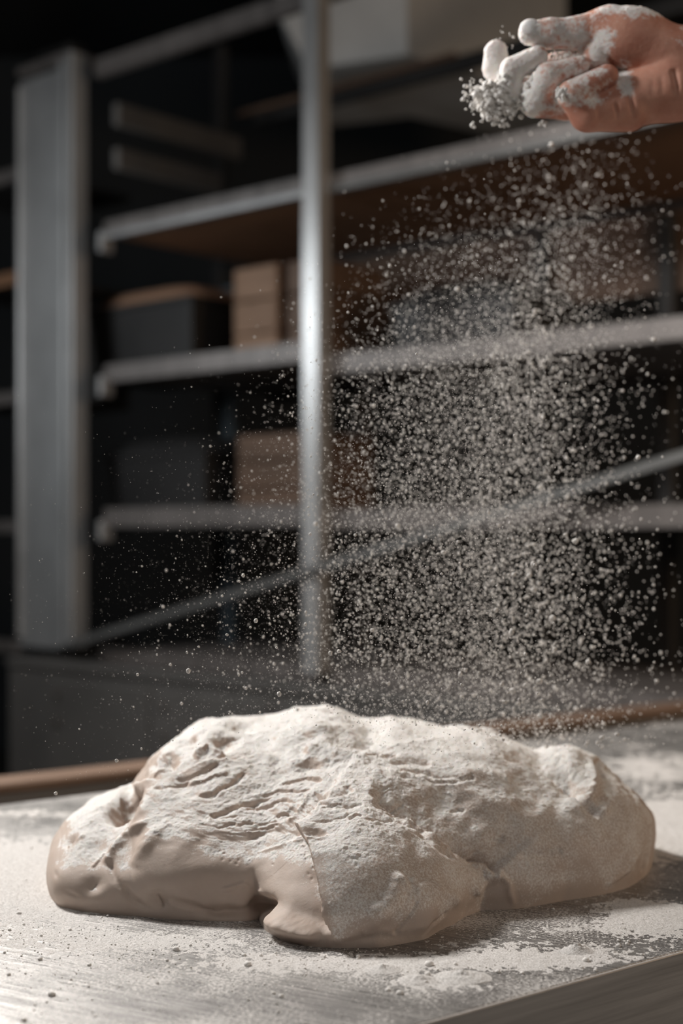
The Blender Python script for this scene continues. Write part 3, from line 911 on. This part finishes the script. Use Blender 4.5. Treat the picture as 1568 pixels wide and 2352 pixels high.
# grains / crumbs -----------------------------------------------------
def ico():
    t = (1 + 5 ** .5) / 2
    v = np.array([(-1, t, 0), (1, t, 0), (-1, -t, 0), (1, -t, 0), (0, -1, t), (0, 1, t), (0, -1, -t), (0, 1, -t), (t, 0, -1), (t, 0, 1), (-t, 0, -1), (-t, 0, 1)], float)
    v /= np.linalg.norm(v[0])
    f = np.array([(0, 11, 5), (0, 5, 1), (0, 1, 7), (0, 7, 10), (0, 10, 11), (1, 5, 9), (5, 11, 4), (11, 10, 2), (10, 7, 6), (7, 1, 8), (3, 9, 4), (3, 4, 2), (3, 2, 6), (3, 6, 8), (3, 8, 9), (4, 9, 5), (2, 4, 11), (6, 2, 10), (8, 6, 7), (9, 8, 1)])
    return v, f
def ico2():
    v, f = ico(); e = {}; V = list(map(tuple, v)); F = []
    def mid(a, b):
        k = (min(a, b), max(a, b))
        if k not in e:
            p = (np.array(V[a]) + np.array(V[b])) / 2; e[k] = len(V); V.append(tuple(p / np.linalg.norm(p)))
        return e[k]
    for a, b_, c in f:
        ab, bc, ca = mid(a, b_), mid(b_, c), mid(c, a)
        F += [(a, ab, ca), (b_, bc, ab), (c, ca, bc), (ab, bc, ca)]
    return np.array(V), np.array(F)
def octa():
    v = np.array([(1, 0, 0), (-1, 0, 0), (0, 1, 0), (0, -1, 0), (0, 0, 1), (0, 0, -1)], float)
    f = np.array([(0, 2, 4), (2, 1, 4), (1, 3, 4), (3, 0, 4), (2, 0, 5), (1, 2, 5), (3, 1, 5), (0, 3, 5)])
    return v, f


def scatter(parts):
    """parts: list of (centres, radii, shape, jitter, squash)"""
    Vs, Fs, off = [], [], 0
    for c, r, (bv, bf), jit, sq in parts:
        n = len(c)
        v = bv[None] * (1 + jit * rng.uniform(-1, 1, (n, len(bv), 1)))
        v = v * r[:, None, None] * np.stack([np.ones(n), np.ones(n), rng.uniform(*sq, n)], 1)[:, None]
        a = rng.uniform(0, 6.28, n); ca, sa = np.cos(a), np.sin(a)
        x = v[..., 0] * ca[:, None] - v[..., 1] * sa[:, None]; y = v[..., 0] * sa[:, None] + v[..., 1] * ca[:, None]
        v = np.stack([x, y, v[..., 2]], -1) + c[:, None]
        Vs.append(v.reshape(-1, 3)); Fs.append((bf[None] + (np.arange(n) * len(bv))[:, None, None]).reshape(-1, 3) + off)
        off += n * len(bv)
    return np.concatenate(Vs), np.concatenate(Fs)


def pxw(px, py, d): return np.stack([(px - 784) / FPX * d, d, CAM_H - (py - HZ) / FPX * d], 1)

# crumbs on the table
n = 26000
px = rng.uniform(-60, 1630, n); py = rng.uniform(1860, 2400, n)
d = CAM_H * FPX / (py - HZ); x = (px - 784) / FPX * d
nn = (x - TO.x) * Tn.x + (d - TO.y) * Tn.y
keep = (nn > 0.004) & (nn < 0.84) & ~outline_inside(x, d, 0.002) & (rng.uniform(0, 1, n) < 0.12 + cover(px, py) * 0.7)
x, d = x[keep], d[keep]
r = 0.00030 * np.exp(rng.normal(0, 0.55, len(x)))
r = np.clip(r, 0.0002, 0.0017)
V_, F__ = scatter([(np.stack([x, d, r * 0.55], 1), r, ico(), 0.16, (0.6, 0.95))])
co = link('flour_crumbs', np_mesh('flour_crumbs', V_, F__), M_flour)
tag(co, 'countless tiny flour crumbs lying over the dusted steel table', 'flour', kind='stuff')

# larger clumps on the table, one object each
def clump_mesh(seed, r, squash=0.72):
    v, f = ico()
    for _ in range(2):      # subdivide
        e = {}; V = list(map(tuple, v)); F = []
        def mid(a, b):
            k = (min(a, b), max(a, b))
            if k not in e:
                p = (np.array(V[a]) + np.array(V[b])) / 2; p /= np.linalg.norm(p); e[k] = len(V); V.append(tuple(p))
            return e[k]
        for a, b_, c in f:
            ab, bc, ca = mid(a, b_), mid(b_, c), mid(c, a)
            F += [(a, ab, ca), (b_, bc, ab), (c, ca, bc), (ab, bc, ca)]
        v, f = np.array(V), np.array(F)
    v = v * (1 + 0.22 * fbm(v + seed * 3.1, 1.1, 3, seed))[:, None]
    v[:, 2] *= squash
    return np_mesh('flour_clump', v * r, f)
CL = [(568, 2218, 9, 'roundest flour clump on the table in front of the dough, below the deep crease'), (404, 2183, 8, 'small pale flour clump on the floured table left of front centre'),
      (118, 2287, 9, 'flour clump on scratched steel at lower left'), (92, 2205, 6, 'small flour crumb near left edge on the lower floured table'),
      (43, 2100, 6, 'small flour clump in the left flour bank near dough end'), (645, 2290, 6, 'right one of a crumb pair on bare steel at bottom centre'),
      (627, 2283, 5, 'left one of a crumb pair on bare steel at bottom centre'), (985, 2218, 10, 'flattened flour clump below the pinched foot of the dough'),
      (982, 2239, 6, 'small clump just below the flattened one under the dough foot'), (918, 2283, 8, 'brownish grey crumb in the sparse flour right of bottom centre'),
      (890, 2276, 6, 'small crumb up and left of the brownish grey crumb'), (1345, 2208, 8, 'flour clump beside the little flour heap near the table edge'),
      (1335, 2224, 5, 'tiny crumb just under the clump by the flour heap'), (1143, 2234, 6, 'crumb on the floured strip near the middle of the table edge'),
      (1198, 2237, 5, 'crumb close to the table edge right of centre'), (1367, 2231, 5, 'crumb lying close above the dark table edge at right'),
      (1420, 2174, 6, 'left one of two clumps on the floured strip at right'), (1440, 2170, 5, 'right one of two clumps on the floured strip at right'),
      (20, 2240, 5, 'crumb at the far lower left edge of the table'), (205, 2218, 5, 'tiny crumb on steel left below the dough shadow'),
      (55, 2345, 7, 'blurred crumb at the very bottom left corner'), (560, 2195, 5, 'tiny crumb above the roundest clump near the dough foot')]
for q, (cx, cy, cr, lab) in enumerate(CL):
    x_, y_ = table_xy(cx, cy); rr_ = cr * y_ / FPX
    o = link('flour_clump', clump_mesh(q, rr_), M_flour); o.location = (x_, y_, rr_ * 0.42)
    tag(o, lab, 'clump', 'flour clumps on the steel table')
# small heaps
def heap(cx, cy, rx, h, seed, lab):
    x_, y_ = table_xy(cx, cy); R_ = rx * y_ / FPX; nr, na = 26, 60
    V = []; F = []
    for i in range(nr + 1):
        for j in range(na):
            a_ = 2 * math.pi * j / na; rr_ = R_ * i / nr
            V.append((rr_ * math.cos(a_) * 1.1, rr_ * math.sin(a_) * 0.9, 0))
    V = np.array(V); ff = np.hypot(V[:, 0] / 1.1, V[:, 1] / 0.9) / R_
    nz = fbm(V + seed, 260, 3, seed); ff2 = np.clip(ff + 0.22 * fbm(V + seed, 70, 2, seed + 3) * ff, 0, 1.2)
    V[:, 2] = h * np.clip(1 - ff2, -0.15, 1) ** 1.0 * (1 + 0.45 * nz) if False else h * np.sign(1 - ff2) * np.abs(1 - ff2) ** 1.1 * (1 + 0.5 * nz)
    V[ff > 0.999, 2] = -0.0003
    for i in range(nr):
        for j in range(na):
            F.append((i * na + j, (i + 1) * na + j, (i + 1) * na + (j + 1) % na, i * na + (j + 1) % na))
    o = link('flour_heap', np_mesh('flour_heap', V, np.array(F)), M_fl2); o.location = (x_, y_, 0.0003)
    tag(o, lab, 'flour heap', 'little flour heaps on the steel table')
heap(1326, 2186, 38, 0.0065, 2, 'little pointed heap of flour near the table edge at right')
heap(1062, 2246, 62, 0.0050, 3, 'broad low heap of flour on the steel below the dough, centre right')
heap(880, 2228, 42, 0.0035, 5, 'flat small heap of flour in front of the dough foot')
heap(960, 2252, 44, 0.0035, 6, 'flat heap of flour left of the broad low heap')

# ------------------------------------------------------------------ falling flour
ys = np.array([300, 420, 520, 700, 900, 1100, 1300, 1500, 1700.])
cx_ = np.array([1330, 1290, 1240, 1160, 1110, 1085, 1075, 1085, 1100.])
sg_ = np.array([80, 130, 160, 165, 175, 190, 205, 215, 220.])
wt_ = np.array([.04, .13, .32, .62, .95, 1.0, 1.0, .95, .7])
def plume(n, left=0.0):
    yy = np.linspace(300, 1720, 600); c = np.cumsum(np.interp(yy, ys, wt_)); c /= c[-1]
    y = np.interp(rng.uniform(0, 1, n), c, yy)
    g = rng.normal(0, 1, n)
    g = np.where(g > 0, g * 0.85, g * (1.15 + left))
    x = np.interp(y, ys, cx_) + g * np.interp(y, ys, sg_)
    d = 1.36 + 0.07 * rng.normal(0, 1, n) + (x - 1000) * 0.00022 - np.clip(y - 900, 0, 900) * 0.00011 + np.clip(900 - y, 0, 600) * 0.0003
    return x, y, np.clip(d, 1.12, 1.75)
parts = []
x, y, d = plume(30000)
sky = np.interp(x, [100, 200, 310, 400, 520, 740, 830, 900, 1050, 1230, 1310, 1440, 1500], [1900, 1842, 1790, 1690, 1640, 1622, 1655, 1650, 1665, 1720, 1715, 1740, 1720])
k = (y < sky + 8) | (rng.uniform(0, 1, len(x)) < 0.03); x, y, d = x[k], y[k], d[k]
r = 0.00044 * np.exp(rng.normal(0, 0.42, len(x))) * (1 + 0.25 * sstep(1100, 1250, x) + 0.15 * sstep(1000, 1500, y))
parts.append((pxw(x, y, d), r, ico(), 0.08, (0.85, 1.35)))
x, y, d = plume(1000)
r = 0.00075 * np.exp(rng.normal(0, 0.25, len(x))); k = (y > 800) & (x > 750)
parts.append((pxw(x[k], y[k], d[k]), r[k], ico(), 0.16, (0.8, 1.5)))
# fine dust drifting left
n = 30000
x = 1150 - np.abs(rng.normal(0, 330, n)) ; y = rng.uniform(520, 1800, n)
k = rng.uniform(0, 1, n) < sstep(560, 1300, y + (x - 800) * 0.6); x, y = x[k], y[k]
d = rng.uniform(1.08, 1.34, len(x))
parts.append((pxw(x, y, d), 0.00019 * np.exp(rng.normal(0, 0.38, len(x))), octa(), 0.1, (0.8, 1.3)))
n = 9000
x = rng.normal(720, 320, n); y = rng.normal(1450, 230, n); k = (x > 20) & (x < 1500) & (y < 1800) & (y > 700); x, y = x[k], y[k]
d = rng.uniform(1.0, 1.32, len(x))
parts.append((pxw(x, y, d), 0.00017 * np.exp(rng.normal(0, 0.4, len(x))), octa(), 0.1, (0.8, 1.3)))
C_ = np.concatenate([p[0] for p in parts])
V_, F__ = scatter(parts)
# drop grains that would sit inside the dough or below the table
ff = link('falling_flour', np_mesh('falling_flour', V_[:], F__), M_flour)
tag(ff, 'cloud of fine white flour falling from the hand onto the dough', 'flour', kind='stuff')

# the few large clumps in the air, one object each
AIR = [(1321, 1243, 8, 'big round flour clump in the air just under the right lower shelf'),
       (1298, 1228, 5, 'smaller airborne clump touching the upper left of the big one under the right shelf'),
       (1268, 1420, 9, 'big airborne clump halfway between the right lower shelf and the dough'),
       (1285, 1425, 5, 'smaller airborne clump at the right side of the big one halfway down'),
       (1177, 1587, 9, 'leftmost of three big airborne clumps in a row low above the dough'),
       (1205, 1575, 6, 'middle and smallest of three airborne clumps in a row low above the dough'),
       (1238, 1565, 9, 'rightmost of three big airborne clumps in a row low above the dough'),
       (1240, 1645, 8, 'big airborne clump lowest above the saddle before the dough\'s right end'),
       (1190, 1615, 5, 'small airborne clump just below the row of three big clumps'),
       (1060, 1600, 5, 'small airborne clump well left of the row of three big clumps'),
       (1224, 1295, 7, 'topmost of three airborne clumps stacked in a short column right of the plume core'),
       (1215, 1322, 7, 'middle of three airborne clumps stacked in a short column right of the plume core'),
       (1225, 1355, 7, 'lowest of three airborne clumps stacked in a short column right of the plume core'),
       (1130, 1335, 5, 'small airborne clump left of the short column of three clumps'),
       (1381, 1695, 6, 'left one of two airborne clumps just above the dough\'s right bump'),
       (1416, 1687, 6, 'right one of two airborne clumps just above the dough\'s right bump'),
       (268, 1747, 5, 'lone flour clump floating against the brown rail left of the dough'),
       (128, 1822, 5, 'lone flour clump floating low at far left over the table edge'),
       (521, 1458, 4, 'lone bright flour clump floating left of the plume'),
       (1465, 1050, 6, 'airborne flour clump near the right end of the plume beside the diagonal brace')]
for q, (cx, cy, cr, lab) in enumerate(AIR):
    dd = 1.27 if cx > 600 else 1.12
    o = link('airborne_clump', clump_mesh(q + 40, cr * dd / FPX * 0.85, 0.95), M_flour); o.location = P(cx, cy, dd)
    tag(o, lab, 'clump', 'larger clumps in the falling flour')


# ------------------------------------------------------------------ the hand
HD = 1.30; HK = HD / FPX
def hand():
    vox = 2.4
    x0, x1, y0, y1, z0, z1 = 1085, 2150, -30, 345, -115, 176
    gx = np.arange(x0, x1, vox); gy = np.arange(y0, y1, vox); gz = np.arange(z0, z1, vox)
    G = np.stack(np.meshgrid(gx, gy, gz, indexing='ij'), -1).astype(np.float32)
    def cap(a, b, ra, rb):
        a = np.array(a, np.float32); b = np.array(b, np.float32); ab = b - a
        t = np.clip(((G - a) @ ab) / (ab @ ab), 0, 1)
        D = G - a - t[..., None] * ab
        return np.sqrt((D * D).sum(-1)) - (ra + (rb - ra) * t)
    def ell(c, r, rot=0.0):
        q = G - np.array(c, np.float32)
        ca, sa = math.cos(rot), math.sin(rot)
        X = q[..., 0] * ca + q[..., 1] * sa; Y = -q[..., 0] * sa + q[..., 1] * ca
        k = np.sqrt((X / r[0]) ** 2 + (Y / r[1]) ** 2 + (q[..., 2] / r[2]) ** 2)
        return (k - 1) * min(r)
    def smin(a, b, k):
        h = np.clip(0.5 + 0.5 * (b - a) / k, 0, 1)
        return b + (a - b) * h - k * h * (1 - h)
    def chain(ps, rs, k=7):
        s = None
        for i in range(len(ps) - 1):
            c = cap(ps[i], ps[i + 1], rs[i], rs[i + 1])
            s = c if s is None else smin(s, c, k)
        return s
    wrist = smin(cap((1545, 135, 5), (2180, 95, 50), 72, 102), cap((1545, 205, 0), (2180, 215, 40), 68, 92), 26)
    thenar = smin(ell((1452, 92, -6), (98, 72, 62), 0.18), cap((1500, 118, 0), (1385, 66, 8), 62, 46), 20)
    hypo = smin(cap((1530, 205, -4), (1425, 243, -8), 70, 52), ell((1450, 215, 30), (95, 66, 62)), 22)
    s = smin(thenar, hypo, 5)
    s = smin(s, wrist, 24)
    back = cap((1520, 190, 60), (1350, 190, 72), 58, 44)
    s = smin(s, back, 14)
    # thumb
    th = chain([(1400, 60, 6), (1322, 76, 2), (1262, 79, -6), (1216, 80, -12)], [48, 35, 32, 27], 12)
    s = smin(s, th, 9)
    # floury web between thumb and index
    s = smin(s, ell((1368, 128, 8), (40, 44, 40)), 8)
    s = smin(s, ell((1300, 150, 42), (70, 44, 42)), 8)
    index = chain([(1360, 160, 80), (1240, 190, 66), (1166, 188, 52), (1142, 140, 46), (1143, 105, 44)], [38, 33, 30, 28, 27], 8)
    middle = chain([(1370, 190, 52), (1260, 205, 34), (1164, 218, 16), (1176, 160, 0), (1232, 134, -10)], [38, 32, 27, 27, 25], 7)
    ring = chain([(1390, 220, 20), (1300, 236, 8), (1228, 236, -4), (1256, 184, -24), (1328, 158, -24)], [42, 36, 33, 31, 21], 7)
    pinky = chain([(1440, 248, -10), (1345, 268, -28), (1303, 234, -52), (1384, 192, -50)], [56, 42, 31, 27], 6)
    f = smin(smin(index, middle, 3), smin(ring, pinky, 3), 3)
    s = smin(s, f, 6)
    # creases
    def groove(a, b, r, depth):
        return cap(a, b, r, r * 0.6), depth
    for a, b_, r_ in (((1342, 250, -92), (1398, 214, -88), 9), ((1372, 152, -80), (1492, 130, -75), 8), ((1524, 120, -78), (1534, 165, -80), 9), ((1530, 190, -76), (1540, 240, -72), 9),
                      ((1362, 275, -74), (1368, 300, -62), 6), ((1432, 235, -68), (1444, 285, -58), 7), ((1475, 170, -74), (1488, 255, -72), 8), ((1500, 200, -76), (1508, 250, -72), 6), ((1402, 262, -66), (1410, 292, -54), 5)):
        c = cap(a, b_, r_, r_ * 0.5)
        s = -smin(-s, c, 6)
    # surface nets -------------------------------------------------
    ins = s < 0
    nx, ny, nz = s.shape
    acc = np.zeros((nx - 1, ny - 1, nz - 1, 3), np.float32); cnt = np.zeros((nx - 1, ny - 1, nz - 1), np.float32)
    def sl(o_): return tuple(slice(o_[i], (nx, ny, nz)[i] - 1 + o_[i]) for i in range(3))
    corners = [(i, j, k) for i in (0, 1) for j in (0, 1) for k in (0, 1)]
    for c in corners:
        for ax in range(3):
            if c[ax] == 0:
                c2 = list(c); c2[ax] = 1; c2 = tuple(c2)
                a = s[sl(c)]; b_ = s[sl(c2)]
                m = (a < 0) != (b_ < 0)
                t = np.where(m, a / np.where(m, a - b_, 1), 0)
                p = np.zeros(a.shape + (3,), np.float32)
                for q in range(3): p[..., q] = c[q]
                p[..., ax] += t
                acc += np.where(m[..., None], p, 0); cnt += m
    act = cnt > 0
    vid = np.full(act.shape, -1, np.int64); vid[act] = np.arange(act.sum())
    idx = np.argwhere(act)
    Pv = (idx + acc[act] / cnt[act][:, None]) * vox + np.array([x0, y0, z0])
    F = []
    for ax in range(3):
        u, v = (ax + 1) % 3, (ax + 2) % 3
        a = [slice(1, n_ - 1) for n_ in (nx, ny, nz)]; a[ax] = slice(0, (nx, ny, nz)[ax] - 1)
        b_ = list(a); b_[ax] = slice(1, (nx, ny, nz)[ax])
        A_ = ins[tuple(a)]; B_ = ins[tuple(b_)]
        m = A_ != B_
        c = np.argwhere(m) + np.array([sl_.start for sl_ in a])
        fl = A_[m]
        def cell(du, dv):
            q = c.copy(); q[:, u] -= du; q[:, v] -= dv; return vid[q[:, 0], q[:, 1], q[:, 2]]
        quad = np.stack([cell(1, 1), cell(0, 1), cell(0, 0), cell(1, 0)], 1)
        quad[~fl] = quad[~fl][:, ::-1]
        F.append(quad)
    F = np.concatenate(F); F = F[(F >= 0).all(1)]
    # smooth
    E_ = np.concatenate([F[:, [0, 1]], F[:, [1, 2]], F[:, [2, 3]], F[:, [3, 0]]])
    for it in range(4):
        sm_ = np.zeros_like(Pv); ct_ = np.zeros(len(Pv))
        for a_, b_ in ((0, 1), (1, 0)):
            for k in range(3): sm_[:, k] += np.bincount(E_[:, a_], Pv[E_[:, b_], k], len(Pv))
            ct_ += np.bincount(E_[:, a_], minlength=len(Pv))
        Pv = Pv * 0.4 + 0.6 * sm_ / ct_[:, None]
    return Pv, F


Pv, F = hand()
fl = 0.98 * sstep(1450, 1330, Pv[:, 0]) * 0.56
fl = np.maximum(fl, 0.95 * np.exp(-((Pv[:, 0] - 1450) / 95) ** 2 - ((Pv[:, 1] - 30) / 36) ** 2))
fl = np.maximum(fl, 0.92 * np.exp(-((Pv[:, 0] - 1368) / 34) ** 2 - ((Pv[:, 1] - 125) / 48) ** 2))
fl = np.maximum(fl, 0.95 * sstep(1270, 1215, Pv[:, 0]))
fl = np.maximum(fl, 0.90 * np.exp(-((Pv[:, 0] - 1425) / 22) ** 2 - ((Pv[:, 1] - 195) / 55) ** 2))
fl = np.maximum(fl, 0.95 * np.exp(-((Pv[:, 0] - 1275) / 12) ** 2 - ((Pv[:, 1] - 240) / 14) ** 2))
fl -= 0.42 * sstep(250, 285, Pv[:, 1]) * sstep(1180, 1210, Pv[:, 0])
fl = np.maximum(fl, 0.44 * sstep(1500, 1568, Pv[:, 0]) * sstep(230, 60, Pv[:, 1]))
wpos = np.stack([(Pv[:, 0] - 784) * HK, HD + Pv[:, 2] * HK, CAM_H - (Pv[:, 1] - HZ) * HK], 1)
fl = np.clip(fl + 0.34 * fbm(wpos, 110, 3, 4), 0.0, 1)
hme = np_mesh('person', wpos, F)
vn = np.zeros(len(wpos) * 3, np.float32); hme.vertex_normals.foreach_get('vector', vn); vn = vn.reshape(-1, 3)
cen_out = (vn * (wpos - wpos.mean(0))).sum(1).mean()
if cen_out < 0:
    hme.flip_normals(); vn = -vn
rough = 0.8e-3 * np.clip(fbm(wpos, 260, 3, 8, 0.6) + 0.2, 0, 1) * np.clip(fl - 0.3, 0, 1) * 2 + 0.15e-3 * fbm(wpos, 400, 2, 2)
hme.vertices.foreach_set('co', (wpos + vn * rough[:, None]).astype(np.float32).ravel())
set_attr(hme, 'flour', fl)
hme.update()
person = link('person', hme, M_skin)
tag(person, 'floury hand and wrist of a person reaching in at upper right, fingers curled, scattering flour', 'person')

# thumb nail: a curved plate at the thumb's tip
V = []; Fn = []
nu, nv = 10, 10
for i in range(nu + 1):
    for j in range(nv + 1):
        a_ = (i / nu - .5) * 2; b_ = (j / nv)
        ww = 1 - 0.25 * b_ ** 3
        ang = a_ * 0.85 * ww
        X = 1228 - 37 * b_ * (1 - 0.10 * a_ * a_); rad = 28.4 * math.sqrt(max(0.12, 1 - (max(0, 1216 - X) / 30) ** 2)) - 3 * (1 - b_) ** 4; Yy = 79 - rad * math.sin(ang + 0.30); Zz = -11 - rad * math.cos(ang + 0.30)
        V.append(((X - 784) * HK, HD + Zz * HK, CAM_H - (Yy - HZ) * HK))
for i in range(nu):
    for j in range(nv):
        q = i * (nv + 1) + j; Fn.append((q, q + 1, q + nv + 2, q + nv + 1))
nm = np_mesh('thumb_nail', np.array(V), np.array(Fn)); set_attr(nm, 'flour', np.full(len(V), 0.62))
no_ = link('thumb_nail', nm, M_nail, person)
sol = no_.modifiers.new('thick', 'SOLIDIFY'); sol.thickness = 0.0008

# flour in the grip of the fingers
def blob_cloud(c0, c1, n, spread, rmin, rmax, dz):
    t = rng.uniform(0, 1, n)
    c = np.outer(1 - t, c0) + np.outer(t, c1) + rng.normal(0, 1, (n, 3)) * [spread, spread, dz]
    return c, rng.uniform(rmin, rmax, n) * rng.uniform(0.6, 1, n)
cs, rs = [], []
for args in (((1168, 170, 10), (1138, 240, 0), 520, 9, 3, 8, 12), ((1150, 205, 0), (1100, 222, 0), 240, 10, 3, 7, 12), ((1150, 240, 0), (1120, 262, 0), 150, 12, 2, 7, 10),
             ((1205, 208, -18), (1245, 172, -30), 130, 4, 2, 5.5, 3), ((1195, 235, -8), (1205, 252, -8), 60, 6, 2, 6, 5), ((1283, 245, -78), (1272, 232, -72), 50, 5, 2, 5, 3),
             ((1150, 250, 0), (1185, 262, 0), 50, 9, 2, 5, 8), ((1270, 128, -5), (1330, 140, -10), 50, 6, 1.5, 4, 4), ((1075, 190, 0), (1100, 260, 0), 60, 16, 1.5, 4.5, 14),
             ((1120, 268, 0), (1160, 285, 0), 26, 10, 2, 5, 10), ((1230, 285, 0), (1262, 288, 0), 8, 4, 2, 5, 5), ((1160, 60, 10), (1185, 115, 20), 24, 16, 1.2, 2.6, 20)):
    c, r = blob_cloud(*map(np.array, args[:2]), *args[2:]); cs.append(c); rs.append(r)
c = np.concatenate(cs); r = np.concatenate(rs)
cw = np.stack([(c[:, 0] - 784) * HK, HD + c[:, 2] * HK, CAM_H - (c[:, 1] - HZ) * HK], 1)
V_, F__ = scatter([(cw, r * HK * 1.3, ico2(), 0.06, (0.85, 1.15))])
hf = link('flour_handful', np_mesh('flour_handful', V_, F__), M_flour)
tag(hf, 'clumpy handful of white flour spilling between the curled fingers', 'flour', kind='stuff')
